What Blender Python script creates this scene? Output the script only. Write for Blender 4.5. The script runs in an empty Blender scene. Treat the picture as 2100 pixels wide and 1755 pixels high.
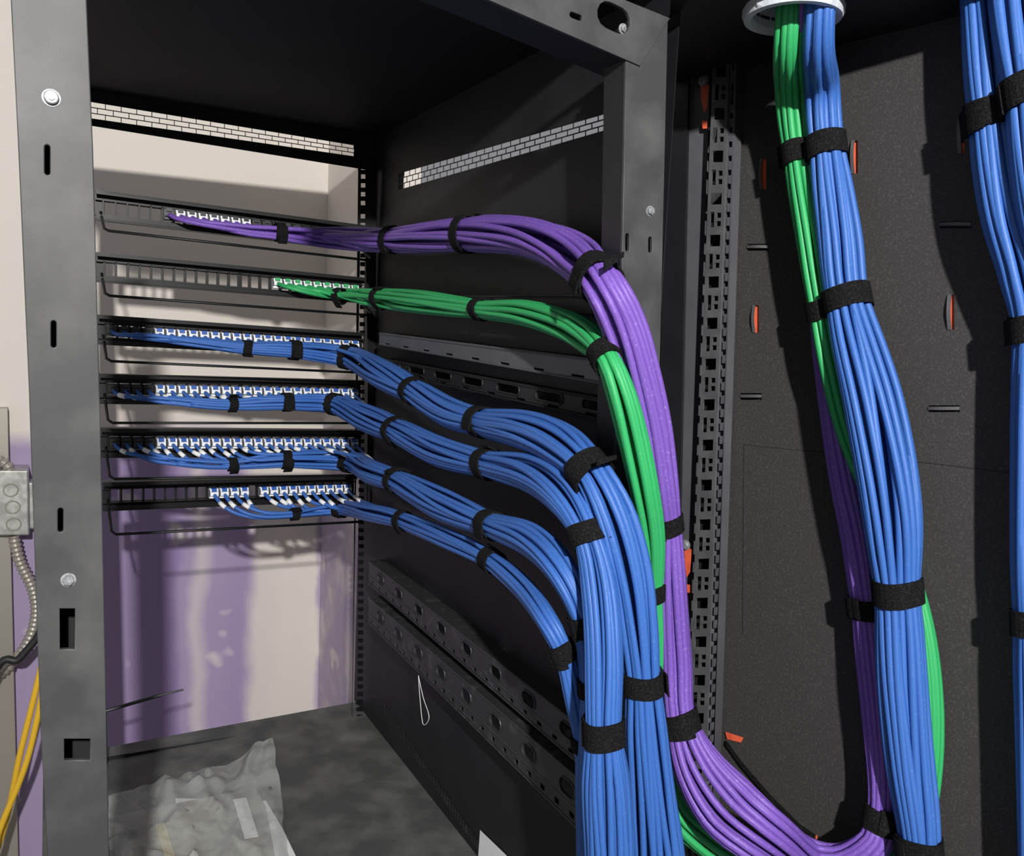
import bpy, math, random
import numpy as np
from mathutils import Vector, Matrix, noise
random.seed(3)
V=Vector
# ---------------------------------------------------------------- camera
F=1700.0; CX,CY=1050.0,877.5
CAM=V((0,0,1.5))
th,pi_,ro=math.radians(29.3),math.radians(6.5),math.radians(2.6)
fw=V((math.sin(th)*math.cos(pi_),math.cos(th)*math.cos(pi_),-math.sin(pi_)))
R0=V((math.cos(th),-math.sin(th),0)); U0=R0.cross(fw)
RT=R0*math.cos(ro)+U0*math.sin(ro); UP=U0*math.cos(ro)-R0*math.sin(ro)
cd=bpy.data.cameras.new('camera'); cam=bpy.data.objects.new('camera',cd)
bpy.context.scene.collection.objects.link(cam)
cam.matrix_world=Matrix(((RT.x,UP.x,-fw.x,CAM.x),(RT.y,UP.y,-fw.y,CAM.y),(RT.z,UP.z,-fw.z,CAM.z),(0,0,0,1)))
cd.sensor_fit='HORIZONTAL'; cd.sensor_width=36; cd.lens=F*36/2100; cd.clip_start=0.02
bpy.context.scene.camera=cam
try:
    bpy.context.scene.view_settings.view_transform='Standard'
except Exception: pass

# planes of the real place: (point, normal, u, v)
def PY(y): return (V((0,y,0)),V((0,-1,0)),V((1,0,0)),V((0,0,1)))
def PX(x): return (V((x,0,0)),V((-1,0,0)),V((0,-1,0)),V((0,0,1)))
def PZ(z): return (V((0,0,z)),V((0,0,1)),V((1,0,0)),V((0,1,0)))
wd=V((0.218,-0.976,0)).normalized(); wn=wd.cross(V((0,0,1)))
def PW(o=0): return (V((0.70,0.73,0))+wn*o,wn,wd,V((0,0,1)))
def hit(px,py,pl):
    d=fw+RT*((px-CX)/F)-UP*((py-CY)/F)
    t=(pl[0]-CAM).dot(pl[1])/d.dot(pl[1])
    return CAM+d*t
def uvp(px,py,pl):
    q=hit(px,py,pl)-pl[0]
    return (q.dot(pl[2]),q.dot(pl[3]))
def proj(p):
    q=p-CAM; z=q.dot(fw)
    return (CX+F*q.dot(RT)/z, CY-F*q.dot(UP)/z, z)

# ---------------------------------------------------------------- materials
def lin(c): return tuple(((x/255)/12.92 if x/255<=0.04045 else ((x/255+0.055)/1.055)**2.4) for x in c)+(1,)
def mat(name,col,rough=0.5,metal=0.0,col2=None,scale=60,lo=0.45,hi=0.7,bump=0.0,bscale=400,stretch=None,detail=4,spec=0.5):
    m=bpy.data.materials.new(name); m.use_nodes=True; nt=m.node_tree; b=nt.nodes['Principled BSDF']
    b.inputs['Base Color'].default_value=lin(col); b.inputs['Roughness'].default_value=rough; b.inputs['Metallic'].default_value=metal
    b.inputs['Specular IOR Level'].default_value=spec
    tc=nt.nodes.new('ShaderNodeTexCoord'); mp=nt.nodes.new('ShaderNodeMapping'); nt.links.new(tc.outputs['Object'],mp.inputs[0])
    if stretch: mp.inputs['Scale'].default_value=stretch
    if col2:
        n=nt.nodes.new('ShaderNodeTexNoise'); n.inputs['Scale'].default_value=scale; n.inputs['Detail'].default_value=detail
        nt.links.new(mp.outputs[0],n.inputs['Vector'])
        r=nt.nodes.new('ShaderNodeValToRGB'); r.color_ramp.elements[0].position=lo; r.color_ramp.elements[1].position=hi
        r.color_ramp.elements[0].color=lin(col); r.color_ramp.elements[1].color=lin(col2)
        nt.links.new(n.outputs[0],r.inputs[0]); nt.links.new(r.outputs[0],b.inputs['Base Color'])
    if bump:
        n2=nt.nodes.new('ShaderNodeTexNoise'); n2.inputs['Scale'].default_value=bscale
        nt.links.new(mp.outputs[0],n2.inputs['Vector'])
        bp=nt.nodes.new('ShaderNodeBump'); bp.inputs['Strength'].default_value=bump; bp.inputs['Distance'].default_value=0.001
        nt.links.new(n2.outputs[0],bp.inputs['Height']); nt.links.new(bp.outputs[0],b.inputs['Normal'])
    return m
M_blk=mat('black_powdercoat',(32,32,34),0.5,0.0,(42,42,44),9,0.35,0.75,0.15,1500,spec=0.3)
M_post=mat('grey_black_steel',(58,58,59),0.5,0.0,(84,84,84),22,0.42,0.85,0.05,1800,spec=0.35,detail=9)
M_side=mat('side_panel_black',(27,27,30),0.5,0.0,(35,35,38),12,0.35,0.75,0.15,1500,spec=0.3)
M_top=mat('top_panel_black',(20,20,22),0.6,0.0,(26,26,28),12,0.35,0.75,0.1,1500,spec=0.2)
M_wall=mat('backpan_charcoal',(56,54,54),0.7,0.0,(74,72,71),420,0.5,0.75,0.25,900,spec=0.25)
M_frame=mat('cabinet_frame_grey',(76,77,82),0.5,0.0,(86,87,91),20,0.3,0.7,0.05,1500)
M_rail=mat('rail_steel_dark',(48,48,50),0.45,0.1,(88,88,90),40,0.55,0.85,detail=8)
M_lad=mat('ladder_rail_grey',(76,76,79),0.5,0.0,(94,94,96),40,0.4,0.8)
M_dark=mat('dark_recess',(14,14,15),0.8)
M_pan=mat('panel_black',(14,14,16),0.4,spec=0.3)
M_strap=mat('velcro_black',(20,19,20),0.95,0,(36,35,36),500,0.45,0.7,0.8,900,spec=0.1)
M_blue=mat('cable_blue',(55,99,172),0.5,0,(78,120,186),300,0.60,0.85,0.05,300,spec=0.38)
M_purp=mat('cable_purple',(112,80,168),0.5,0,(142,116,190),300,0.58,0.8,0.05,300,spec=0.38)
M_green=mat('cable_green',(48,160,93),0.5,0,(78,178,118),300,0.62,0.85,0.05,300,spec=0.38)
M_white=mat('jack_white',(232,234,238),0.45)
M_label=mat('label_white',(228,228,228),0.6)
M_jblue=mat('jack_blue',(40,88,172),0.4)
M_jblk=mat('jack_black',(26,26,30),0.4)
M_bolt=mat('zinc_bolt',(130,132,135),0.45,0.3,(158,159,161),300,0.45,0.6)
M_pvc=mat('pvc_grey',(195,200,206),0.45)
M_orange=mat('orange_primer',(225,98,66),0.6,0,(200,80,55),80)
M_floor=mat('rack_floor_dusty',(70,71,71),0.65,0.0,(106,106,104),16,0.42,0.78,0.1,500,detail=10)
M_galv=mat('galvanised',(165,165,160),0.4,0.6,(195,195,190),60,0.4,0.6)
M_cond=mat('flex_conduit',(165,160,150),0.4,0.4)
M_yel=mat('cable_yellow',(225,180,45),0.5)
M_bcab=mat('cable_black',(30,30,32),0.5)
M_paper=mat('paper',(225,225,228),0.7)
M_concrete=mat('concrete',(120,116,110),0.8,0,(140,136,130),12)

def wallmat():
    m=bpy.data.materials.new('purple_drywall'); m.use_nodes=True; nt=m.node_tree; b=nt.nodes['Principled BSDF']; b.inputs['Roughness'].default_value=0.85
    N=nt.nodes.new; L=nt.links.new
    tc=N('ShaderNodeTexCoord'); sp=N('ShaderNodeSeparateXYZ'); L(tc.outputs['Object'],sp.inputs[0])
    no=N('ShaderNodeTexNoise'); no.inputs['Scale'].default_value=6; no.inputs['Detail'].default_value=5; L(tc.outputs['Object'],no.inputs['Vector'])
    def math_(op,a,b_=None,clamp=False):
        n=N('ShaderNodeMath'); n.operation=op; n.use_clamp=clamp
        for k,x in enumerate((a,b_)):
            if x is None: continue
            if isinstance(x,(int,float)): n.inputs[k].default_value=x
            else: L(x,n.inputs[k])
        return n.outputs[0]
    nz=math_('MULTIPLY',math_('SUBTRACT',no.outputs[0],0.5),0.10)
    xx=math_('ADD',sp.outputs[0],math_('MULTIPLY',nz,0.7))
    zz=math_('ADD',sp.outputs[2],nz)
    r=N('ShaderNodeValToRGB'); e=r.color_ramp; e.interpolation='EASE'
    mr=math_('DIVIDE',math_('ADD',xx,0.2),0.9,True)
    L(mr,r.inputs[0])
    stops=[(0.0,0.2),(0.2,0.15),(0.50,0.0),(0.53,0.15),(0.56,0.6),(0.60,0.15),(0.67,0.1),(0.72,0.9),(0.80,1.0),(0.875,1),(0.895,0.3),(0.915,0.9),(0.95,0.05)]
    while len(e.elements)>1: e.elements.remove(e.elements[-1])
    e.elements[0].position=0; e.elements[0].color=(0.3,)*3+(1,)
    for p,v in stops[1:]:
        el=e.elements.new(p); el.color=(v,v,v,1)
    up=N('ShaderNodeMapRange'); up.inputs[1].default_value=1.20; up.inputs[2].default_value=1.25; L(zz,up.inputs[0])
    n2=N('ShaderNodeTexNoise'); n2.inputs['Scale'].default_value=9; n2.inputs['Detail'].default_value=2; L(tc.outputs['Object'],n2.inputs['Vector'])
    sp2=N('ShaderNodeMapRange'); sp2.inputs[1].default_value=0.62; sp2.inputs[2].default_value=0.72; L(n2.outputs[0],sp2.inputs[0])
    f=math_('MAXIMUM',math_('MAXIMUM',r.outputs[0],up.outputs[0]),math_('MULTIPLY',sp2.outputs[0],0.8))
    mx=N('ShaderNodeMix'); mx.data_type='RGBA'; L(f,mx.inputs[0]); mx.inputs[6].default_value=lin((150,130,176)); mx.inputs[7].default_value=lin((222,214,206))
    L(mx.outputs[2],b.inputs['Base Color'])
    return m
M_dry=wallmat()

# ---------------------------------------------------------------- helpers
def empty(name):
    o=bpy.data.objects.new(name,None); bpy.context.scene.collection.objects.link(o); return o
class MB:
    def __init__(s): s.v=[]; s.f=[]
    def add(s,vs,fs):
        n=len(s.v); s.v+= [tuple(x) for x in vs]; s.f+=[tuple(i+n for i in f) for f in fs]
    def prism(s,pts,ex):
        n=len(pts); vs=[V(p) for p in pts]+[V(p)+ex for p in pts]
        fs=[tuple(range(n)),tuple(range(2*n-1,n-1,-1))]+[(i,i+n,(i+1)%n+n,(i+1)%n) for i in range(n)]
        s.add(vs,fs)
    def box(s,c,a,b,d):
        c=V(c)
        s.prism([c-a-b-d,c+a-b-d,c+a+b-d,c-a+b-d],d*2)
    def tube(s,pts,r,k=8):
        P=[V(p) for p in pts]; n=len(P)
        if not hasattr(r,'__len__'): r=[r]*n
        T=[(P[min(i+1,n-1)]-P[max(i-1,0)]).normalized() for i in range(n)]
        a=T[0].orthogonal().normalized(); vs=[]
        for i in range(n):
            a=(a-T[i]*a.dot(T[i]))
            a=a.normalized() if a.length>1e-6 else T[i].orthogonal().normalized()
            b=T[i].cross(a)
            for j in range(k):
                t=2*math.pi*j/k
                vs.append(P[i]+(a*math.cos(t)+b*math.sin(t))*r[i])
        fs=[(i*k+j,i*k+(j+1)%k,(i+1)*k+(j+1)%k,(i+1)*k+j) for i in range(n-1) for j in range(k)]
        fs+= [tuple(range(k-1,-1,-1)),tuple(range((n-1)*k,n*k))]
        s.add(vs,fs)
    def obj(s,name,m,parent=None,smooth=False,bevel=0):
        me=bpy.data.meshes.new(name); me.from_pydata(s.v,[],s.f); me.update()
        import bmesh
        bm=bmesh.new(); bm.from_mesh(me); bmesh.ops.recalc_face_normals(bm,faces=bm.faces); bm.to_mesh(me); bm.free()
        if smooth:
            for p in me.polygons: p.use_smooth=(len(p.vertices)==4)
        me.materials.append(m)
        o=bpy.data.objects.new(name,me); bpy.context.scene.collection.objects.link(o)
        if parent: o.parent=parent
        if bevel:
            b=o.modifiers.new('bevel','BEVEL'); b.width=bevel; b.segments=2; b.limit_method='ANGLE'
        return o
def plate_uv(name,pl,outer,holes,thick,m,parent=None,bevel=0.0):
    cu=bpy.data.curves.new(name,'CURVE'); cu.dimensions='2D'; cu.fill_mode='BOTH'; cu.extrude=thick/2; cu.bevel_depth=bevel
    for poly in [outer]+list(holes):
        sp=cu.splines.new('POLY'); sp.points.add(len(poly)-1)
        for i,(a,b) in enumerate(poly): sp.points[i].co=(a,b,0,1)
        sp.use_cyclic_u=True
    o=bpy.data.objects.new(name+'_tmp',cu); bpy.context.scene.collection.objects.link(o)
    dg=bpy.context.evaluated_depsgraph_get(); dg.update()
    me=bpy.data.meshes.new_from_object(o.evaluated_get(dg))
    bpy.data.objects.remove(o); bpy.data.curves.remove(cu)
    p,n,u,v=pl; q=p-n*(thick/2)
    me.transform(Matrix(((u.x,v.x,n.x,q.x),(u.y,v.y,n.y,q.y),(u.z,v.z,n.z,q.z),(0,0,0,1))))
    me.materials.clear(); me.materials.append(m); me.name=name
    ob=bpy.data.objects.new(name,me); bpy.context.scene.collection.objects.link(ob)
    if parent: ob.parent=parent
    return ob
def plate(name,pl,outer,holes,thick,m,parent=None,bevel=0.0):
    return plate_uv(name,pl,[uvp(x,y,pl) for x,y in outer],holes,thick,m,parent,bevel)
def bil(q,s,t): # q: TL,TR,BR,BL
    a=(q[0][0]*(1-s)+q[1][0]*s, q[0][1]*(1-s)+q[1][1]*s); b=(q[3][0]*(1-s)+q[2][0]*s, q[3][1]*(1-s)+q[2][1]*s)
    return (a[0]*(1-t)+b[0]*t, a[1]*(1-t)+b[1]*t)
def recth(q,s0,s1,t0,t1): return [bil(q,s0,t0),bil(q,s1,t0),bil(q,s1,t1),bil(q,s0,t1)]
def slot(c,hl,hw,k=6):
    L=math.hypot(*hl); d=(hl[0]/L,hl[1]/L); n=(-d[1],d[0]); out=[]; Lc=max(L-hw,0.0004)
    for sgn in (1,-1):
        for i in range(k+1):
            a=-math.pi/2+math.pi*i/k
            x=math.cos(a)*hw+Lc; y=math.sin(a)*hw
            out.append((c[0]+sgn*(d[0]*x+n[0]*y), c[1]+sgn*(d[1]*x+n[1]*y)))
    return out
def slotpx(x,y,hx,hy,w,pl):
    c=uvp(x,y,pl); e=uvp(x+hx,y+hy,pl); g=uvp(x+w,y,pl)
    return slot(c,(e[0]-c[0],e[1]-c[1]),math.hypot(g[0]-c[0],g[1]-c[1]))
def rectpx(x,y,hx,hy,pl): return [uvp(x-hx,y-hy,pl),uvp(x+hx,y-hy,pl),uvp(x+hx,y+hy,pl),uvp(x-hx,y+hy,pl)]
def brick_grid(name,qpx,pl,n,m_,parent,rows=3,bar=0.0011):
    q=[uvp(x,y,pl) for x,y in qpx]; M=MB(); p,nn,u,v=pl
    def W(a): return p+u*a[0]+v*a[1]-nn*0.0003
    def bar_(a,b,w):
        a,b=W(a),W(b); d=(b-a).normalized(); s=nn.cross(d)*(w/2); M.prism([a-s,b-s,b+s,a+s],-nn*0.0008)
    for r in range(rows+1): bar_(bil(q,0,r/rows),bil(q,1,r/rows),bar*1.2)
    for r in range(rows):
        off=0.5 if r%2 else 0
        for i in range(n+1):
            s=(i+off)/n
            if s<=1: bar_(bil(q,s,r/rows),bil(q,s,(r+1)/rows),bar)
    M.obj(name,m_,parent)
    return q
def bolt(name,p,n,r,parent=None):
    m=MB(); n=n.normalized()
    m.tube([p,p+n*0.0012],r*1.25,20)
    m.tube([p+n*0.0012,p+n*0.0036,p+n*0.0042],[r,r,r*0.85],6 if name=='hex_bolt' else 16)
    m.tube([p+n*0.0042,p+n*0.0050],r*0.5,12)
    return m.obj(name,M_bolt,parent)

# ================================================================ room shell
m=MB(); m.prism([V((-2.5,-2.5,0)),V((2.5,-2.5,0)),V((2.5,2.15,0)),V((-2.5,2.15,0))],V((0,0,-0.1))); m.obj('floor',M_concrete)
m=MB(); m.prism([V((-2.5,2.05,0)),V((0.603,2.05,0)),V((0.603,2.05,3)),V((-2.5,2.05,3))],V((0,0.1,0))); m.obj('wall_back',M_dry)
m=MB(); m.prism([V((0.603,2.15,0)),V((0.603,1.70,0)),V((0.603,1.70,3)),V((0.603,2.15,3))],V((0.1,0,0))); m.obj('wall_right',M_dry)

# ================================================================ rack
rack=empty('network_rack')
YB=1.50; XS=0.534; YF=0.655
zb=hit(768,1488,PX(XS)).z; zt=hit(792,272,PX(XS)).z
pl=PX(XS)
outer=[(-1.56,zb),(-0.66,zb),(-0.66,zt),(-1.56,zt)]
q=brick_grid('side_vent_mesh',[(817,355),(1282,220),(1282,256),(817,390)],pl,26,M_side,rack)
plate_uv('side_panel',pl,outer,[q],0.001,M_side,rack)
m=MB(); m.prism([V((-0.02,YF,zt)),V((XS,YF,zt)),V((XS,1.55,zt)),V((-0.02,1.55,zt))],V((0,0,0.003))); m.obj('top_plate',M_top,rack)
m=MB(); m.prism([V((-0.02,0.5,zb)),V((XS+0.0,0.5,zb)),V((XS,1.55,zb)),V((-0.02,1.55,zb))],V((0,0,-0.003))); m.obj('floor_plate',M_floor,rack)
pl=PY(YB)
q=brick_grid('rear_vent_mesh',[(150,202),(726,297),(726,321),(150,238)],pl,20,M_top,rack)
plate('rear_top_beam',pl,[(120,130),(815,240),(815,358),(745,347),(120,247)],[q],0.001,M_top,rack)
q=brick_grid('rear_lower_vent_mesh',[(232,1566),(700,1477),(700,1492),(232,1588)],pl,22,M_side,rack)
plate('rear_bottom_beam',pl,[(120,1568),(745,1468),(775,1465),(775,1500),(120,1625)],[q],0.001,M_side,rack)
pl=PY(YB-0.012)
q=[uvp(737,335,pl),uvp(753,335,pl),uvp(748,1478,pl),uvp(728,1478,pl)]
H=[recth(q,0.22,0.80,(i+0.22)/68,(i+0.72)/68) for i in range(68)]
plate('rear_mounting_rail',pl,[(735,330),(772,330),(768,1495),(722,1495)],H,0.002,M_pan,rack)
plate('rear_corner_post',PY(YB+0.01),[(757,280),(830,280),(800,1500),(750,1500)],[],0.003,M_side,rack)
plate('rear_left_rail',PY(YB-0.012),[(150,240),(186,240),(222,1600),(150,1600)],[],0.002,M_pan,rack)
# front left post
pl=PY(YF-0.005)
H=[slotpx(97,328,0,33,8,pl),slotpx(110,685,0,30,8,pl),slotpx(124,1066,0,27,8,pl),rectpx(138,1289,18,44,pl),rectpx(158,1536,29,24,pl)]
plate('front_left_post',pl,[(22,-60),(172,-60),(188,300),(203,850),(216,1500),(224,1900),(108,1900),(86,1500),(62,800),(40,300)],H,0.003,M_post,rack,0.0008)
a=[hit(x,y,pl) for x,y in ((172,-60),(188,300),(203,850),(216,1500),(224,1900))]
m=MB()
for i in range(4): m.prism([a[i],a[i+1],a[i+1]+V((0.0,0.045,0)),a[i]+V((0.0,0.045,0))],V((-0.003,0,0)))
a=[hit(x,y,pl) for x,y in ((22,-60),(40,300),(62,800),(86,1500),(108,1900))]
for i in range(4): m.prism([a[i],a[i+1],a[i+1]+V((0.0,0.045,0)),a[i]+V((0.0,0.045,0))],V((0.003,0,0)))
m.obj('front_left_post_flanges',M_blk,rack)
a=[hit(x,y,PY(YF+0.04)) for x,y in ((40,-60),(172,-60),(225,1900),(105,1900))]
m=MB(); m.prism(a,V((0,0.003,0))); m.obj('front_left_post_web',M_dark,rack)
bolt('bolt',hit(105,201,PY(YF-0.005)),V((0,-1,0)),0.0045,rack); bolt('hex_bolt',hit(140,1188,PY(YF-0.005)),V((0,-1,0)),0.0040,rack)
# front right post + top beam
pl=PY(YF)
H=[slotpx(1286,497,0,20,5,pl),slotpx(1333,502,0,18,5,pl)]
plate('front_right_post',pl,[(1284,120),(1312,131),(1368,38),(1353,700),(1335,1400),(1322,1900),(1240,1900),(1262,1000),(1275,600)],H,0.003,M_post,rack,0.0006)
H=[slotpx(1256,38,34,16,22,pl),slotpx(1178,35,14,5,6,pl)]
plate('front_top_beam',PY(YF-0.002),[(700,-250),(980,-120),(1270,-3),(1372,38),(1312,134),(1000,-2),(700,-130)],H,0.003,M_post,rack,0.0006)
m=MB()
a=[hit(x,y,pl) for x,y in ((1284,120),(1275,600),(1262,1000),(1240,1900))]
for i in range(3): m.prism([a[i],a[i+1],a[i+1]+V((0,0.035,0)),a[i]+V((0,0.035,0))],V((0.003,0,0)))
a=[hit(x,y,pl) for x,y in ((700,-130),(1000,-2),(1312,134))]
for i in range(2): m.prism([a[i],a[i+1],a[i+1]+V((0,0.05,0)),a[i]+V((0,0.05,0))],V((0,0,0.003)))
a=[hit(x,y,pl) for x,y in ((1368,38),(1353,700),(1335,1400),(1322,1900))]
for i in range(3): m.prism([a[i],a[i+1],a[i+1]+V((0,0.05,0)),a[i]+V((0,0.05,0))],V((-0.003,0,0)))
m.obj('front_post_flanges',M_blk,rack)
bolt('hex_bolt',hit(1332,433,PY(YF)),V((0,-1,0)),0.0040,rack); bolt('hex_bolt',hit(1277,60,PY(YF+0.01)),V((0,-1,0)),0.0040,rack)
# side support rails
def rail(name,q4,nh,ofs=0.030,small=0,m_=M_rail,hw=0.19,hl=0.015):
    pl=PX(XS-ofs); q=[uvp(x,y,pl) for x,y in q4]; H=[]
    L=math.hypot(q[1][0]-q[0][0],q[1][1]-q[0][1]); W=math.hypot(q[3][0]-q[0][0],q[3][1]-q[0][1])
    d=((q[1][0]-q[0][0])/L,(q[1][1]-q[0][1])/L)
    rims=[]
    for i in range(nh):
        c=bil(q,(i+0.7)/nh,0.36); H.append(slot(c,(d[0]*hl,d[1]*hl),W*hw,8)); rims.append(slot(c,(d[0]*(hl+0.001),d[1]*(hl+0.001)),W*hw+0.001,8))
    for i in range(small):
        H.append(recth(q,(i+0.3)/small,(i+0.6)/small,0.78,0.90))
    plate_uv(name,pl,q,H,0.002,m_,rack,0.0)
    P=[hit(x,y,pl) for x,y in q4]; mm=MB()
    mm.prism([P[0],P[1],P[1]+V((ofs,0,0)),P[0]+V((ofs,0,0))],V((0,0,0.002)))
    mm.prism([P[3],P[2],P[2]+V((ofs*0.6,0,0)),P[3]+V((ofs*0.6,0,0))],V((0,0,0.002)))
    mm.tube([P[0],P[1]],0.0013,6); mm.tube([P[3],P[2]],0.0013,6)
    if nh and small>12:
        mm.tube([P[0].lerp(P[3],0.66),P[1].lerp(P[2],0.66)],0.0014,6)
    for R_ in rims:
        pts=[pl[0]+pl[2]*a_+pl[3]*b_+pl[1]*0.0006 for a_,b_ in R_]; pts.append(pts[0]); mm.tube(pts,0.0010,5)
    mm.obj(name+'_flange',m_,rack)
rail('side_rail_lower',[(757,1152),(1190,1492),(1190,1568),(757,1196)],8,0.030,20)
rail('side_rail_lower',[(756,1226),(1190,1602),(1190,1705),(756,1276)],8,0.034,22)
rail('side_rail_middle',[(778,684),(1235,742),(1235,786),(778,706)],0,0.035,8,M_frame)
rail('side_rail_middle',[(778,736),(1262,826),(1262,866),(778,760)],7,0.02,9,M_blk,0.24,0.03)
rail('side_rail_middle',[(778,608),(1225,610),(1225,648),(778,628)],0,0.03,0,M_blk)
pl=PX(XS-0.001)
m=MB()
for k in range(3):
    for i in range(40):
        s=i/40; x=788+(1010-788)*s; y=1446+(1770-1446)*s+k*6-0.0
        a=hit(x,y,pl); b=hit(x+3.6,y+5.2,pl); w=V((0,0,0.002)); m.prism([a,b,b-w,a-w],V((-0.0006,0,0)))
m.obj('side_perforation',M_rail,rack)
pl=PX(XS-0.002)
m=MB(); m.prism([hit(x,y,pl) for x,y in ((985,1702),(1042,1757),(1042,1800),(978,1800))],V((-0.0005,0,0))); m.obj('sticker',M_paper,rack)
m=MB(); a=hit(205,1461,PY(1.44)); b=hit(330,1425,PY(1.44)); c_=hit(376,1414,PY(1.44)); m.tube([a,b],0.003,8); m.tube([b,c_],0.0018,8); m.obj('cable_tie_stick',M_bcab,rack)

# ================================================================ patch panels
PAN=[((195,392),(742,464),58,50),((197,518),(742,570),58,50),((200,645),(742,682),58,50),((203,765),(740,779),58,50),((206,875),(740,880),57,50),((210,985),(726,972),55,48)]
YP=YB-0.016
def portq(p,i,t=0.5,y=None):
    pl=PY(YP); (a,b),(c,d),h1,h2=PAN[p]
    q=[uvp(a,b,pl),uvp(c,d,pl),uvp(c,d+h2,pl),uvp(a,b+h1,pl)]
    s=0.025+(i+0.5)*0.95/24
    u,v=bil(q,s,t); return V((u,YP if y is None else y,v))
occ=[{6:1,7:1,8:1,9:1,10:1,11:1,12:1,13:2,14:2,15:2,16:2,17:2,18:2,19:2,20:2,21:2,22:2,5:2},
     {i:3 for i in range(15,24)},
     {**{i:2 for i in range(4)},**{i:1 for i in range(4,24)}},
     {**{i:2 for i in range(4)},**{i:1 for i in range(4,24)}},
     {**{i:2 for i in range(4)},**{i:1 for i in range(4,24)}},
     {**{i:1 for i in range(9,13)},**{i:1 for i in range(14,24)}}]
for p,((a,b),(c,d),h1,h2) in enumerate(PAN):
    E=empty('patch_panel'); pl=PY(YP)
    q=[uvp(a,b,pl),uvp(c,d,pl),uvp(c,d+h2,pl),uvp(a,b+h1,pl)]
    H=[]
    for i in range(24):
        s=0.025+i*0.95/24; w=0.95/24
        H.append(recth(q,s+w*0.12,s+w*0.88,0.34,0.78))
    plate_uv('frame',pl,q,H,0.003,M_pan,E)
    TL,TR,BR,BL=[hit(*x,pl) for x in ((a,b),(c,d),(c,d+h2),(a,b+h1))]
    m=MB(); ex=V((0,-0.018,0)); tk=V((0,0,-0.002))
    m.prism([TL,TR,TR+ex,TL+ex],tk); m.prism([BL,BR,BR+ex*1.3,BL+ex*1.3],tk)
    m.prism([BL+ex*1.3,BR+ex*1.3,BR+ex*1.3+V((0,0,0.006)),BL+ex*1.3+V((0,0,0.006))],V((0,-0.0015,0)))
    m.prism([TL+ex,TR+ex,TR+ex+V((0,0,-0.006)),TL+ex+V((0,0,-0.006))],V((0,-0.0015,0)))
    for t in (0.27,0.80):
        A=TL.lerp(BL,t); B=TR.lerp(BR,t); m.prism([A,B,B+ex*0.5,A+ex*0.5],tk)
    for i in range(25):
        s=0.025+i*0.95/24; A=TL.lerp(TR,s).lerp(BL.lerp(BR,s),0.28); B=TL.lerp(TR,s).lerp(BL.lerp(BR,s),0.80)
        wx=V((0.0011*(3 if i==12 else 1),0,0)); m.prism([A-wx,A+wx,B+wx,B-wx],V((0,-0.009,0)))
    m.obj('flanges',M_pan,E)
    dz=V((0,0,-0.036)); fy=V((0,-0.095,0)); l=BL+V((0.008,0,0.012)); r_=BR+V((-0.012,0,0.012))
    pts=[l,l+fy*0.9+dz*0.9,l+fy+dz+V((0.006,0,0)),r_+fy+dz-V((0.006,0,0)),r_+fy*0.9+dz*0.9,r_]
    m=MB(); m.tube(pts,0.0022,8)
    m.obj('cable_support_bar',M_pan,E,True)
    mw,mb,mk=MB(),MB(),MB()
    for i,k in occ[p].items():
        c0=portq(p,i,0.52); X=V((0.0072,0,0)); Z=V((0,0,0.0082))
        body=mk if k==2 else mw
        body.box(c0+V((0,-0.009,-0.001)),X,Z,V((0,0.010,0)))
        body.box(c0+V((0.0,-0.021,-0.001)),V((0.0066,0,0)),V((0,0,0.0032)),V((0,0.004,0)))
        cap=mk if k==2 else mb
        cap.box(c0+V((0.0,-0.018,0.0058)),V((0.0040,0,0)),V((0,0,0.0024)),V((0,0.006,0)))
        mk.box(c0+V((-0.0070,-0.0185,0.0)),V((0.0005,0,0)),V((0,0,0.006)),V((0,0.002,0)))
        mk.box(c0+V((0.002,-0.0195,-0.0058)),V((0.0022,0,0)),V((0,0,0.0016)),V((0,0.001,0)))
    if mw.v: mw.obj('jacks_white',M_white,E)
    if mb.v: mb.obj('jacks_caps',M_green if p==1 else (M_jblk if p==0 else M_jblue),E)
    if mk.v: mk.obj('jacks_black',M_jblk,E)

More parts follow.
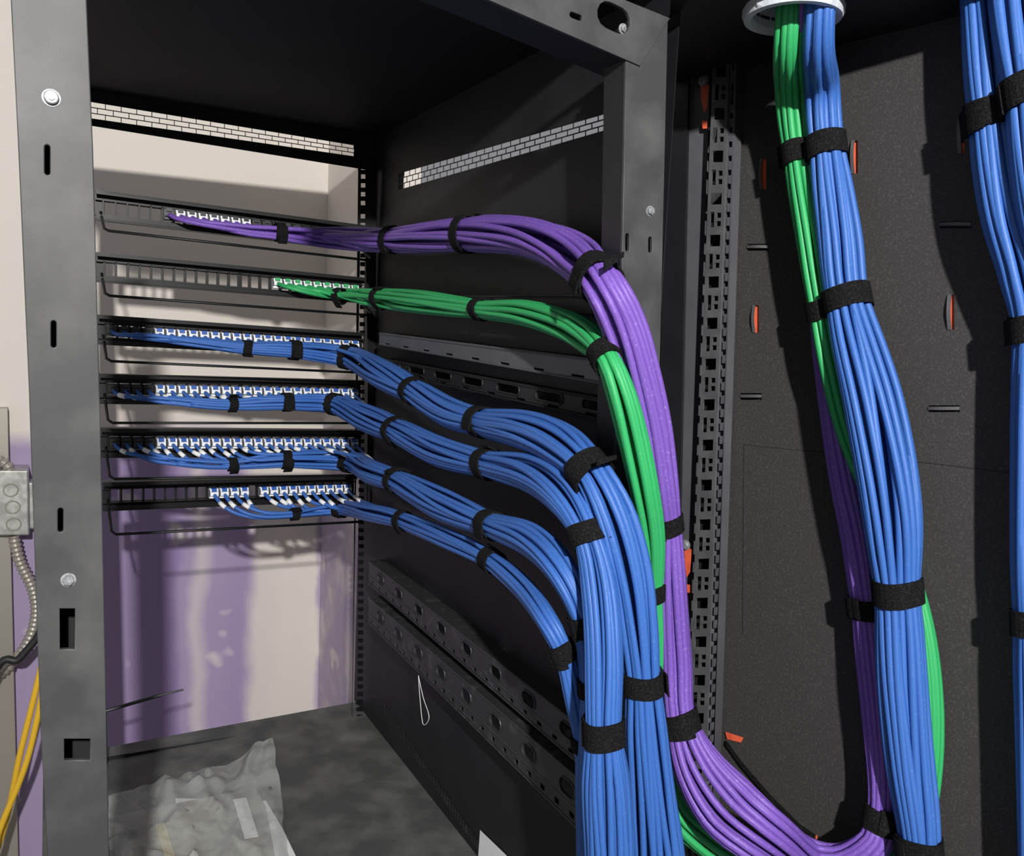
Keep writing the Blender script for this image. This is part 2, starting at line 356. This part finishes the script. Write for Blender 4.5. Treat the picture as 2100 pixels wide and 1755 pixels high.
# ================================================================ cable bundles
def catmull(P,n=12):
    out=[]; m_=len(P)
    for i in range(m_-1):
        p0=P[max(i-1,0)];p1=P[i];p2=P[i+1];p3=P[min(i+2,m_-1)]
        for k in range(n):
            t=k/n; out.append(0.5*((2*p1)+(p2-p0)*t+(2*p0-5*p1+4*p2-p3)*t*t+(3*p1-p0-3*p2+p3)*t**3))
    out.append(P[-1]); return out
def bundle(name,ctrl,N,r,mt,ports=(),straps=(),labels=False,seed=0,join=85,drop=0.0,twist=0.8,tabs=()):
    rnd=random.Random(seed); E=empty(name)
    C=[]
    for c in ctrl:
        if isinstance(c[0],Vector): p,R=c[0],c[1]
        else:
            p=hit(c[0],c[1],c[2]); R=c[3]/2*proj(p)[2]/F
        C.append(np.array([*p,R]))
    D=catmull(C,14)
    L=[0]
    for i in range(1,len(D)): L.append(L[-1]+np.linalg.norm(D[i][:3]-D[i-1][:3]))
    n=int(L[-1]/0.011); S=np.linspace(0,L[-1],n); D=np.array(D); A=np.stack([np.interp(S,L,D[:,k]) for k in range(4)],1)
    P=[V(a[:3]) for a in A]; R=[max(a[3],r*1.2) for a in A]
    PR=[proj(p) for p in P]
    T=[(P[min(i+1,n-1)]-P[max(i-1,0)]).normalized() for i in range(n)]
    e1=[];e=T[0].orthogonal().normalized()
    for t in T:
        e=(e-t*e.dot(t)).normalized(); e1.append(e)
    e2=[T[i].cross(e1[i]) for i in range(n)]
    sidx=[]
    for st in straps:
        j=min(range(n),key=lambda k:(PR[k][0]-st[0])**2+(PR[k][1]-st[1])**2); sidx.append(j)
        for k in range(n): R[k]*=1-0.08*math.exp(-((S[k]-S[j])/0.03)**2)
    mb=MB(); ml=MB()
    slots=[]; left=N; ring=0; rr_=1.0; dr=1.75/math.sqrt(N)
    while left>0:
        cnt=min(left,max(1,int(round(2*math.pi*rr_/dr*1.02)))) if rr_>dr*0.6 else left
        for i in range(cnt): slots.append((max(rr_,0.02),2*math.pi*(i+0.37*ring)/cnt))
        left-=cnt; rr_-=dr; ring+=1
        if rr_<0.02: rr_=0.12
    order=list(range(N)); rnd.shuffle(order)
    for c in range(N):
        rho,phi=slots[order[c]]
        f1,f2,g1,g2=[rnd.uniform(3,9) for _ in range(2)]+[rnd.uniform(0,6.28) for _ in range(2)]
        def at(k):
            ph=phi+twist*S[k]+0.26*math.sin(S[k]*f1+g1); rr=min(1.0,max(0.03,rho+0.06*math.sin(S[k]*f2+g2)))*(max(R[k]-r*0.9,r*0.2))
            return P[k]+e1[k]*(rr*math.cos(ph))+e2[k]*(rr*math.sin(ph))
        k0=0; pre=[]
        if c<len(ports):
            pp=ports[c]; ppx=proj(pp)[0]
            tgt=ppx+join+rnd.uniform(-15,45)
            k0=next((k for k in range(n) if PR[k][0]>=tgt),n-1)
            q=at(k0); t=T[k0]; dd=(q-pp).length
            b1=pp+V((0.004,-min(0.040,dd*0.5),-0.006-drop)); b2=q-t*min(dd*0.5,0.07)
            m_=14
            for i in range(m_):
                u=i/m_; pre.append(pp*(1-u)**3+b1*3*u*(1-u)**2+b2*3*u*u*(1-u)+q*u**3)
            if labels:
                a_=3+rnd.randint(0,1); ml.tube([pre[a_].lerp(pre[a_+1],0.0),pre[a_+1],pre[a_+2]],r*1.22,8)
        elif len(ports)>0:
            k0=next((k for k in range(n) if PR[k][0]>=ctrl[0][0]+rnd.uniform(0,60)),0)
        pts=pre+[at(k) for k in range(k0,n)]
        mb.tube(pts,r,8)
    mb.obj('cables',mt,E,True)
    if ml.v: ml.obj('cable_labels',M_label,E,True)
    ms=MB()
    for st,j in zip(straps,sidx):
        w=st[2]/1000/2; t=T[j]; a=e1[j]; b=e2[j]; R_=R[j]+r*0.15; k=28; th_=0.0022
        vs=[]
        for i in range(k):
            an=2*math.pi*i/k; wob=1+0.03*math.sin(3*an+j); d=a*math.cos(an)+b*math.sin(an); sh=t*(0.0012*math.sin(2*an+j))
            for (ww,rr) in ((-w,R_),(-w,R_+th_),(w,R_+th_),(w,R_)): vs.append(P[j]+t*ww+sh+d*(rr*wob))
        fs=[]
        for i in range(k):
            i2=(i+1)%k
            for q in range(4): fs.append((i*4+q,i*4+(q+1)%4,i2*4+(q+1)%4,i2*4+q))
        ms.add(vs,fs)
        st0=rnd.uniform(0,6.28); vs=[];kk=12
        for i in range(kk):
            an=st0+1.7*i/(kk-1); lift=th_+ (0.0 if i<kk-3 else 0.0012*(i-kk+4)); wob=1+0.03*math.sin(3*an+j); d=a*math.cos(an)+b*math.sin(an); sh=t*(0.0025)
            for (ww,rr) in ((-w,R_+lift-0.0004),(-w,R_+lift+0.0016),(w,R_+lift+0.0016),(w,R_+lift-0.0004)): vs.append(P[j]+t*ww+sh+d*(rr*wob))
        fs=[(0,1,2,3),((kk-1)*4+3,(kk-1)*4+2,(kk-1)*4+1,(kk-1)*4)]
        for i in range(kk-1):
            for q in range(4): fs.append((i*4+q,i*4+(q+1)%4,(i+1)*4+(q+1)%4,(i+1)*4+q))
        ms.add(vs,fs)
    for (x0,y0,x1,y1,pl_,wv) in tabs:
        a_,b_=hit(x0,y0,pl_),hit(x1,y1,pl_); ms.prism([a_-V((0,0,wv)),b_-V((0,0,wv*0.6)),b_+V((0,0,wv*0.6)),a_+V((0,0,wv))],V((0,0.002,0)))
    if ms.v: ms.obj('velcro_straps',M_strap,E)
    return E
Yt=PY(1.425); Xs=PX(0.485)
prt=lambda p,idx:[portq(p,i,0.55,YP-0.020) for i in idx]
zt2=hit(1730,84,PW(0)).z; zc0=zt2-0.014
ring_c=hit(1625,40,PZ(zc0)); ring_r=98*proj(ring_c)[2]/F
oc=(ring_c-PW(0)[0]).dot(wn)
def abv(px,R,h=0.25):
    p=hit(px,15,PW(oc)); return (V((p.x,p.y,p.z+h)),R)
bundle('purple_cable_bundle',[(400,452,Yt,14),(490,469,Yt,24),(575,477,Yt,36),(680,487,Yt,46),(800,492,PX(0.475),54),(880,487,PX(0.478),66),(965,480,PX(0.48),76),(1060,482,PX(0.478),80),(1130,500,PX(0.476),90),(1190,535,PX(0.472),98),(1238,585,PY(0.640),92),(1280,670,PY(0.628),94),(1310,770,PY(0.625),90),(1337,880,PY(0.625),82),(1358,1000,PY(0.625),68),(1370,1085,PY(0.63),60),(1375,1200,PY(0.63),66),(1385,1350,PY(0.63),68),(1393,1465,PY(0.62),70),(1428,1565,PY(0.60),104),(1490,1650,PY(0.57),136),(1560,1708,PY(0.54),126),(1645,1762,PW(0.07),95),(1725,1770,PW(0.05),75),(1788,1735,PW(0.04),70),(1808,1685,PW(0.03),68),(1812,1600,PW(0.025),62),(1800,1450,PW(0.022),66),(1778,1250,PW(0.02),66),(1758,1110,PW(0.02),62),(1728,970,PW(0.018),56),(1705,830,PW(0.016),50),(1688,700,PW(0.016),46),(1680,600,PW(0.016),44),(1660,350,PW(0.022),44),(1650,120,PW(0.035),40),(1648,20,PW(oc),30),abv(1648,0.008)],
  22,0.0038,M_purp,prt(0,[5,6,7,8,9,10,11,12,13,14,15,16,17,18,19,20,21,22,20,21,19,18]),[(573,475,15),(802,492,17),(962,480,20),(1228,570,25),(1374,1083,18),(1390,1472,22),(1808,1690,22),(1778,1255,20)],seed=1,join=110,drop=0.006,tabs=[(1240,545,1280,521,PY(0.615),0.004)])
bundle('green_cable_bundle',[(590,586,Yt,14),(650,600,Yt,22),(693,607,Yt,30),(780,612,PX(0.47),42),(870,620,PX(0.475),48),(985,634,PX(0.478),42),(1070,640,PX(0.477),54),(1150,662,PX(0.472),62),(1205,692,PX(0.465),66),(1245,735,PY(0.63),58),(1275,810,PY(0.615),64),(1300,905,PY(0.612),66),(1322,1005,PY(0.612),62),(1338,1100,PY(0.62),54),(1343,1205,PY(0.63),40),(1346,1300,PY(0.635),36),(1352,1420,PY(0.64),36),(1358,1550,PY(0.64),40),(1378,1650,PY(0.635),54),(1425,1705,PY(0.62),66),(1510,1765,PY(0.60),66),(1630,1830,PW(0.06),60),(1760,1830,PW(0.03),54),(1840,1765,PW(0.018),46),(1890,1680,PW(0.015),44),(1910,1580,PW(0.015),42),(1912,1450,PW(0.015),44),(1898,1310,PW(0.015),42),(1868,1190,PW(0.014),40),(1825,1090,PW(0.014),40),(1775,980,PW(0.018),46),(1735,870,PW(0.028),52),(1708,750,PW(0.036),58),(1688,640,PW(0.038),62),(1664,480,PW(0.038),64),(1637,310,PW(0.038),66),(1624,180,PW(0.05),68),(1621,30,PW(oc),62),abv(1620,0.012)],
  12,0.0037,M_green,prt(1,[15,16,17,18,19,20,21,22,23,23,22,21]),[(693,608,14),(780,612,16),(985,634,17),(1243,730,20),(1346,1208,18),(1637,312,22),(1688,640,20)],seed=2,join=70)
allp=list(range(0,24))
bundle('blue_cable_bundle',[(330,692,Yt,16),(410,703,Yt,24),(505,714,Yt,28),(600,718,Yt,38),(715,733,Yt,48),(785,768,PX(0.46),60),(848,802,PX(0.458),56),(920,845,PX(0.456),62),(990,866,PX(0.455),62),(1080,882,PX(0.452),82),(1150,912,PX(0.45),92),(1212,968,PY(0.635),86),(1258,1060,PY(0.61),96),(1288,1170,PY(0.60),98),(1305,1280,PY(0.595),88),(1317,1390,PY(0.592),80),(1325,1500,PY(0.592),88),(1338,1630,PY(0.592),96),(1352,1760,PY(0.592),106),(1362,1900,PY(0.59),100),(1366,2050,PY(0.59),95)],
  28,0.0034,M_blue,prt(2,allp),[(503,714,14),(600,718,15),(716,733,17),(848,802,19),(985,865,21),(1218,972,23),(1318,1392,21)],seed=3,drop=0.004,tabs=[(1225,948,1265,937,PY(0.60),0.003)])
bundle('blue_cable_bundle',[(330,818,Yt,16),(400,826,Yt,22),(475,830,Yt,26),(590,825,Yt,36),(685,829,Yt,44),(755,858,PX(0.45),58),(812,882,PX(0.448),54),(900,925,PX(0.446),64),(995,951,PX(0.445),60),(1090,972,PX(0.44),80),(1158,1018,PX(0.43),82),(1205,1100,PY(0.615),68),(1228,1200,PY(0.60),76),(1238,1330,PY(0.585),80),(1238,1490,PY(0.575),82),(1243,1610,PY(0.575),102),(1250,1750,PY(0.575),102),(1252,1900,PY(0.575),95),(1254,2050,PY(0.575),95)],
  28,0.0033,M_blue,prt(3,allp),[(473,830,14),(590,825,15),(685,829,17),(812,882,19),(998,951,21),(1208,1097,20),(1237,1503,24)],True,seed=4,drop=0.008)
bundle('blue_cable_bundle',[(330,944,Yt,16),(400,950,Yt,22),(475,952,Yt,24),(590,943,Yt,36),(715,946,Yt,44),(762,968,PX(0.44),50),(816,987,PX(0.438),50),(910,1035,PX(0.436),68),(1003,1075,PX(0.434),56),(1090,1108,PX(0.43),70),(1152,1170,PX(0.425),66),(1195,1265,PY(0.625),54),(1212,1360,PY(0.625),56),(1215,1490,PY(0.62),54),(1212,1620,PY(0.62),60),(1212,1750,PY(0.62),60),(1212,1900,PY(0.62),60),(1212,2050,PY(0.62),60)],
  26,0.0031,M_blue,prt(4,allp),[(473,952,14),(592,943,15),(715,946,17),(816,987,19),(1003,1075,21),(1200,1268,20),(1213,1400,16)],True,seed=5,drop=0.004)
bundle('blue_cable_bundle',[(470,1052,Yt,12),(530,1058,Yt,18),(600,1055,Yt,20),(700,1043,Yt,32),(762,1052,PX(0.44),38),(826,1067,PX(0.44),38),(920,1105,PX(0.438),44),(1000,1145,PX(0.436),42),(1072,1205,PX(0.43),46),(1125,1278,PX(0.42),46),(1160,1350,PY(0.645),46),(1180,1440,PY(0.64),42),(1195,1530,PY(0.64),36),(1203,1630,PY(0.64),46),(1205,1750,PY(0.64),46),(1205,1900,PY(0.64),46),(1205,2050,PY(0.64),46)],
  14,0.0032,M_blue,prt(5,[9,10,11,12,14,15,16,17,18,19,20,21,22,23]),[(600,1055,14),(700,1043,16),(826,1067,18),(1003,1145,20),(1158,1345,20),(1193,1530,15)],True,seed=6,join=70,drop=0.012)
bundle('blue_cable_bundle',[abv(1682,0.014),(1682,20,PW(oc),62),(1686,180,PW(0.055),70),(1695,300,PW(0.044),76),(1720,480,PW(0.044),88),(1738,625,PW(0.044),94),(1790,830,PW(0.048),118),(1825,1030,PW(0.048),118),(1840,1220,PW(0.044),96),(1850,1400,PW(0.044),98),(1865,1560,PW(0.044),94),(1885,1710,PW(0.044),86),(1893,1850,PW(0.044),84),(1897,2000,PW(0.044),84)],
  30,0.0037,M_blue,(),[(1695,300,22),(1735,622,22),(1840,1222,24),(1887,1728,24)],seed=7)
bundle('blue_cable_bundle',[(1998,-120,PW(0.035),62),(2008,0,PW(0.035),70),(2030,220,PW(0.036),90),(2062,420,PW(0.036),98),(2100,560,PW(0.033),94),(2118,680,PW(0.03),84),(2118,900,PW(0.03),84),(2118,1100,PW(0.03),84),(2122,1270,PW(0.03),84),(2130,1500,PW(0.03),84),(2140,1900,PW(0.03),84)],
  20,0.0040,M_blue,(),[(2034,240,24),(2116,665,22),(2122,1270,22)],seed=8)
bundle('blue_cable_bundle',[(2068,-120,PW(0.045),90),(2078,0,PW(0.045),96),(2110,200,PW(0.05),100),(2140,420,PW(0.05),100),(2175,600,PW(0.04),90),(2200,900,PW(0.04),90),(2210,1400,PW(0.04),90),(2210,1900,PW(0.04),90)],
  20,0.0040,M_blue,(),[(2110,195,26)],seed=9)

# ================================================================ cabinet back panel
cab=empty('cabinet_back_panel')
pl=PW(0)
A=uvp(1325,500,pl)[0]; B=uvp(2100,500,pl)[0]+0.25
vs_=[(1565,357,1,32),(1753,322,1,34),(1972,277,1,38),(1550,654,1,28),(1951,640,1,36)]
hs_=[(1554,507,22),(1960,461,33),(1540,813,22),(1936,838,32)]
H=[rectpx(x,y,6,h,pl) for x,y,_,h in vs_]+[rectpx(x,y,h,7,pl) for x,y,h in hs_]
plate_uv('back_sheet',pl,[(A,0.25),(B,0.25),(B,zt2+0.02),(A,zt2+0.02)],H,0.0015,M_wall,cab)
m=MB()
for x,y,_,h in vs_: m.prism([hit(*p_,PW(-0.003)) for p_ in ((x-14,y-h-8),(x+14,y-h-8),(x+14,y+h+8),(x-14,y+h+8))],-wn*0.001)
m.obj('slot_backing_orange',M_orange,cab)
m=MB()
for x,y,h in hs_: m.prism([hit(*p_,PW(-0.003)) for p_ in ((x-h-8,y-14),(x+h+8,y-14),(x+h+8,y+14),(x-h-8,y+14))],-wn*0.001)
m.obj('slot_backing',M_dark,cab)
m=MB()
def lance(P0,P1,wv):
    n_=8
    for i in range(n_):
        a=i/n_; b=(i+1)/n_
        pa=P0.lerp(P1,a)+wn*(0.0028*math.sin(math.pi*a)+0.0002); pb=P0.lerp(P1,b)+wn*(0.0028*math.sin(math.pi*b)+0.0002)
        m.prism([pa-wv,pa+wv,pb+wv,pb-wv],wn*0.0010)
for x,y,_,h in vs_: lance(hit(x-3,y-h,pl),hit(x-3,y+h,pl),wd*0.0017)
for x,y,h in hs_: lance(hit(x-h,y-1,pl),hit(x+h,y-1,pl),V((0,0,0.0016)))
m.obj('lances',M_lad,cab)
m=MB()
m.tube([hit(x,y,PW(0.0001)) for x,y in [(1523,1300),(1525,912),(1800,938),(2100,972)]],0.0004,4)
m.obj('knockout_seam',M_side,cab)
P0=pl[0]
plz=PZ(zt2)
hole=[(ring_c.x+math.cos(t)*ring_r*0.8,ring_c.y+math.sin(t)*ring_r*0.8) for t in np.linspace(0,2*math.pi,32,endpoint=False)]
wl=P0+wd*(A+0.02); wr=P0+wd*B
left1=hit(1376,-30,plz); 
outer=[(wl.x,wl.y),(left1.x,left1.y),(hit(1560,-50,plz).x,hit(1560,-50,plz).y),(hit(2300,-20,plz).x,hit(2300,-20,plz).y),(wr.x,wr.y)]
plate_uv('cabinet_top',plz,outer,[hole],0.003,M_side,cab)
plate('dark_gap_sheet',PW(-0.004),[(1330,300),(1330,-250),(1560,-250),(1560,300)],[],0.002,M_top,cab)  # added sheet, coloured black so the open gap beside the post top reads dark
plate('frame_strip',PW(0.012),[(1366,130),(1412,130),(1395,1000),(1372,1800),(1330,1800),(1350,1000)],[],0.004,M_side,cab)
plate('frame_strip',PW(0.006),[(1410,120),(1457,120),(1430,1000),(1405,1800),(1370,1800),(1392,1000)],[],0.005,M_frame,cab)
# slotted vertical rail
pl=PW(0.022); q=[uvp(*x,pl) for x in ((1462,122),(1496,122),(1440,1760),(1402,1760))]
H=[];n_=40
for i in range(n_):
    if i%2==0: H.append(recth(q,0.18,0.82,(i+0.25)/n_,(i+0.80)/n_))
    else:
        H.append(recth(q,0.18,0.42,(i+0.15)/n_,(i+0.88)/n_)); H.append(recth(q,0.56,0.82,(i+0.20)/n_,(i+0.44)/n_)); H.append(recth(q,0.56,0.82,(i+0.60)/n_,(i+0.84)/n_))
rl=empty('slotted_cable_rail')
plate_uv('rail_face',pl,q,H,0.002,M_lad,rl)
pl=PW(0.020); q=[uvp(*x,pl) for x in ((1496,122),(1511,122),(1458,1760),(1441,1760))]
H=[]
for i in range(60): H.append(recth(q,0.35,0.72,(i+0.15)/60,(i+0.75)/60))
plate_uv('rail_edge',pl,q,H,0.014,M_frame,rl)
a=[hit(x,y,PW(0.003)) for x,y in ((1462,122),(1508,122),(1458,1760),(1402,1760))]
m=MB(); m.prism(a,wn*0.001); m.obj('rail_back',M_dark,rl)
for (x,y) in ((1443,166),(1407,1117)):
    E=empty('orange_bracket'); pl=PW(0.013)
    m=MB(); m.prism([hit(*p_,pl) for p_ in ((x-6,y),(x+12,y+10),(x+8,y+56),(x+2,y+66),(x-4,y+40))],wn*0.001); m.prism([hit(*p_,pl) for p_ in ((x-3,y+80),(x+8,y+82),(x+8,y+98),(x-1,y+98))],wn*0.001)
    m.obj('tab',M_orange,E); bolt('bolt',hit(x,y,PW(0.016)),wn,0.0050,E)
E=empty('orange_tab'); m=MB(); m.prism([hit(*p_,PW(0.002)) for p_ in ((1488,1500),(1525,1512),(1520,1522),(1492,1515))],wn*0.001); m.prism([hit(*p_,PW(0.002)) for p_ in ((1668,1712),(1676,1712),(1678,1745),(1668,1740))],wn*0.001); m.obj('tabs',M_orange,E)
p_=hit(1439,85,PW(0.03)); m=MB(); m.tube([p_+V((0,0,0.02)),p_+V((0,0,-0.008))],0.002,8); m.tube([p_+V((0,0,0.004)),p_+V((0,0,-0.004))],0.0036,6); m.obj('hanging_bolt',M_bolt,cab)
# conduit collar
c=V((ring_c.x,ring_c.y,0)); m=MB(); k=48; prof=[(ring_r,zt2),(ring_r,zc0+0.004),(ring_r*0.985,zc0),(ring_r*0.84,zc0),(ring_r*0.80,zc0+0.004),(ring_r*0.80,zt2+0.10)]
vs=[]
for i in range(k):
    a=2*math.pi*i/k; g=1.03 if i%6==0 else 1.0
    for j,(r_,z_) in enumerate(prof): vs.append((c.x+math.cos(a)*r_*(g if j<2 else 1),c.y+math.sin(a)*r_*(g if j<2 else 1),z_))
n6=6; fs=[(i*n6+j,i*n6+j+1,((i+1)%k)*n6+j+1,((i+1)%k)*n6+j) for i in range(k) for j in range(5)]
m.add(vs,fs); m.obj('conduit_collar',M_pvc)
m=MB(); pts=[hit(*p_,PW(0.004)) for p_ in ((1490,1528),(1520,1570),(1580,1640),(1640,1700),(1672,1722))]
for i in range(4): m.prism([pts[i],pts[i+1],pts[i+1]+V((0,0,0.006)),pts[i]+V((0,0,0.006))],wn*0.0015)
m.obj('velcro_strip',M_strap)

# ================================================================ left side: junction box, conduit, cables
E=empty('junction_box'); yb=2.0; pl=PY(yb-0.03)
c=[hit(*p_,pl) for p_ in ((-12,965),(58,965),(60,1098),(-8,1098))]
m=MB(); m.prism(c,V((0,0.08,0))); m.obj('box',M_galv,E,bevel=0.003)
m=MB(); c2=[hit(*p_,PY(yb-0.01)) for p_ in ((30,990),(70,990),(72,1085),(30,1085))]; m.prism(c2,V((0,0.06,0))); m.obj('side_box',M_galv,E,bevel=0.003)
m=MB()
for (x,y) in ((22,1005),(26,1040),(28,1075)):
    p_=hit(x,y,pl); ring=[p_+V((0.013*math.cos(t),-0.001,0.013*math.sin(t))) for t in np.linspace(0,6.283,20)]; m.tube(ring,0.0014,6)
m.obj('knockouts',M_cond,E)
def corr(name,ctrl,r,mt,rib=0.12,step=0.0028,parent=None):
    P=catmull([np.array(hit(a,b,p_)) if not isinstance(a,Vector) else np.array(a) for a,b,p_ in ctrl],40); L=[0]
    for i in range(1,len(P)): L.append(L[-1]+np.linalg.norm(P[i]-P[i-1]))
    n=int(L[-1]/step); S=np.linspace(0,L[-1],n); P=np.array(P); Q=[V([np.interp(s,L,P[:,k]) for k in range(3)]) for s in S]
    m=MB(); m.tube(Q,[r*(1+rib*(1 if i%4<2 else 0)) for i in range(n)],10); return m.obj(name,mt,parent,True)
pj=PY(1.99)
corr('flexible_conduit',[(-60,925,pj),(-10,940,pj),(15,955,pj),(22,975,pj)],0.009,M_cond,0.3,0.0025,E)
corr('flexible_conduit',[(28,1098,pj),(40,1150,pj),(66,1205,pj),(74,1255,pj),(60,1310,pj),(20,1365,pj),(-40,1410,pj)],0.009,M_cond,0.3,0.0025,E)
fl=lambda x,y:(V((x,y,0.006)),0,0)
corr('black_cable',[(100,1240,PY(1.9)),(80,1300,PY(1.9)),(40,1350,PY(1.9)),(-40,1440,PY(1.9)),fl(-0.35,1.85)],0.008,M_bcab,0,0.006)
corr('yellow_cable',[(110,1250,PY(1.85)),(84,1370,PY(1.85)),(45,1530,PY(1.85)),(-20,1780,PY(1.85)),fl(-0.3,1.75)],0.006,M_yel,0,0.006)
corr('yellow_cable',[(125,1250,PY(1.82)),(92,1400,PY(1.82)),(55,1560,PY(1.82)),(0,1700,PY(1.82)),(-40,1820,PY(1.82)),fl(-0.34,1.72)],0.006,M_yel,0,0.006)
a_=hit(0,850,PY(1.99)).x; zs=hit(5,840,PY(1.99)).z
m=MB(); m.prism([V((a_-0.09,2.012,0)),V((a_+0.012,2.012,0)),V((a_+0.012,2.012,zs)),V((a_-0.09,2.012,zs))],V((0,0.04,0))); m.obj('metal_stud',M_cond)
pl=PX(XS-0.04)
pts=catmull([np.array(hit(*p_,pl)) for p_ in ((858,1385),(868,1430),(880,1470),(868,1485),(862,1440),(858,1385))],8)
m=MB(); m.tube([V(p_) for p_ in pts],0.0005,6); m.obj('twist_wire',M_label,rack)

# ================================================================ plastic bag with documents on the rack floor
bag=empty('plastic_bag')
pl=PZ(zb+0.003)
pap=[hit(*p_,pl) for p_ in ((360,1640),(545,1645),(578,1700),(612,1770),(640,1900),(360,1900))]
m=MB(); m.prism(pap,V((0,0,0.003))); m.obj('document',M_paper,bag)
pap=[hit(*p_,PZ(zb+0.007)) for p_ in ((236,1676),(524,1620),(545,1660),(590,1900),(236,1900))]
m=MB(); m.prism(pap,V((0,0,0.004))); m.obj('parts_packet',mat('packet_grey',(112,114,112),0.4,0,(160,158,148),14,0.4,0.65),bag)
pap=[hit(*p_,PZ(zb+0.013)) for p_ in ((478,1640),(505,1636),(530,1715),(502,1720))]
m=MB(); m.prism(pap,V((0,0,0.001))); m.obj('small_label',M_paper,bag)
pap=[hit(*p_,PZ(zb+0.012)) for p_ in ((318,1695),(338,1690),(372,1800),(350,1800))]
m=MB(); m.prism(pap,V((0,0,0.003))); m.obj('cable_tie_pack',mat('pack_tan',(190,180,140),0.5),bag)
q=[hit(*p_,PZ(zb+0.014)) for p_ in ((222,1645),(560,1550),(612,1900),(222,1900))]
n_=56; rb=random.Random(11)
folds=[(rb.uniform(0,1),rb.uniform(0,1),rb.uniform(0,math.pi),rb.uniform(0.006,0.014)) for _ in range(20)]
vs=[]
for j in range(n_+1):
    for i in range(n_+1):
        s=min(1,max(0,(i+ (rb.uniform(-0.35,0.35) if 0<i<n_ else 0))/n_)); t=min(1,max(0,(j+(rb.uniform(-0.35,0.35) if 0<j<n_ else 0))/n_))
        p_=q[0].lerp(q[1],s).lerp(q[3].lerp(q[2],s),t)
        h=0.004
        for (a0,b0,an,hh) in folds:
            d_=abs((s-a0)*math.cos(an)+(t-b0)*math.sin(an)); h+=hh*max(0,1-d_*18)*max(0,0.5+noise.noise(V((s*5,t*5,an*3))))
        h+=0.004*abs(noise.noise(p_*60))+0.007*abs(noise.noise(p_*14))
        if s>0.72 and t<0.35: h+=0.028*(s-0.72)/0.28*(0.35-t)/0.35
        vs.append(p_+V((0.007*noise.noise(p_*22),0.008*noise.noise(p_*25+V((3,1,0))),h)))
fs=[]
for j in range(n_):
    for i in range(n_):
        a=j*(n_+1)+i; b_=a+1; c=a+n_+2; d_=a+n_+1
        fs+= [(a,b_,c),(a,c,d_)] if rb.random()<0.5 else [(a,b_,d_),(b_,c,d_)]
m=MB(); m.add(vs,fs)
mm=bpy.data.materials.new('clear_film'); mm.use_nodes=True; nt=mm.node_tree; b=nt.nodes['Principled BSDF']; b.inputs['Base Color'].default_value=lin((196,199,196)); b.inputs['Roughness'].default_value=0.18
tr=nt.nodes.new('ShaderNodeBsdfTransparent'); mx=nt.nodes.new('ShaderNodeMixShader'); mx.inputs[0].default_value=0.40
nt.links.new(tr.outputs[0],mx.inputs[1]); nt.links.new(b.outputs[0],mx.inputs[2]); nt.links.new(mx.outputs[0],nt.nodes['Material Output'].inputs[0])
fo=m.obj('film',mm,bag)
for p_ in fo.data.polygons: p_.use_smooth=True

# ================================================================ lights
def area(name,loc,tgt,size,power,col=(1,1,1)):
    l=bpy.data.lights.new(name,'AREA'); l.shape='DISK'; l.size=size; l.energy=power; l.color=col
    o=bpy.data.objects.new(name,l); bpy.context.scene.collection.objects.link(o); o.location=loc
    o.rotation_euler=(V(tgt)-V(loc)).to_track_quat('-Z','Y').to_euler(); return o
area('work_light',(-0.25,-1.2,2.2),(0.4,1.2,1.3),0.06,82,(1,0.985,0.955))
w=bpy.data.worlds.new('world'); bpy.context.scene.world=w; w.use_nodes=True
w.node_tree.nodes['Background'].inputs[0].default_value=(0.95,0.95,1,1); w.node_tree.nodes['Background'].inputs[1].default_value=0.26
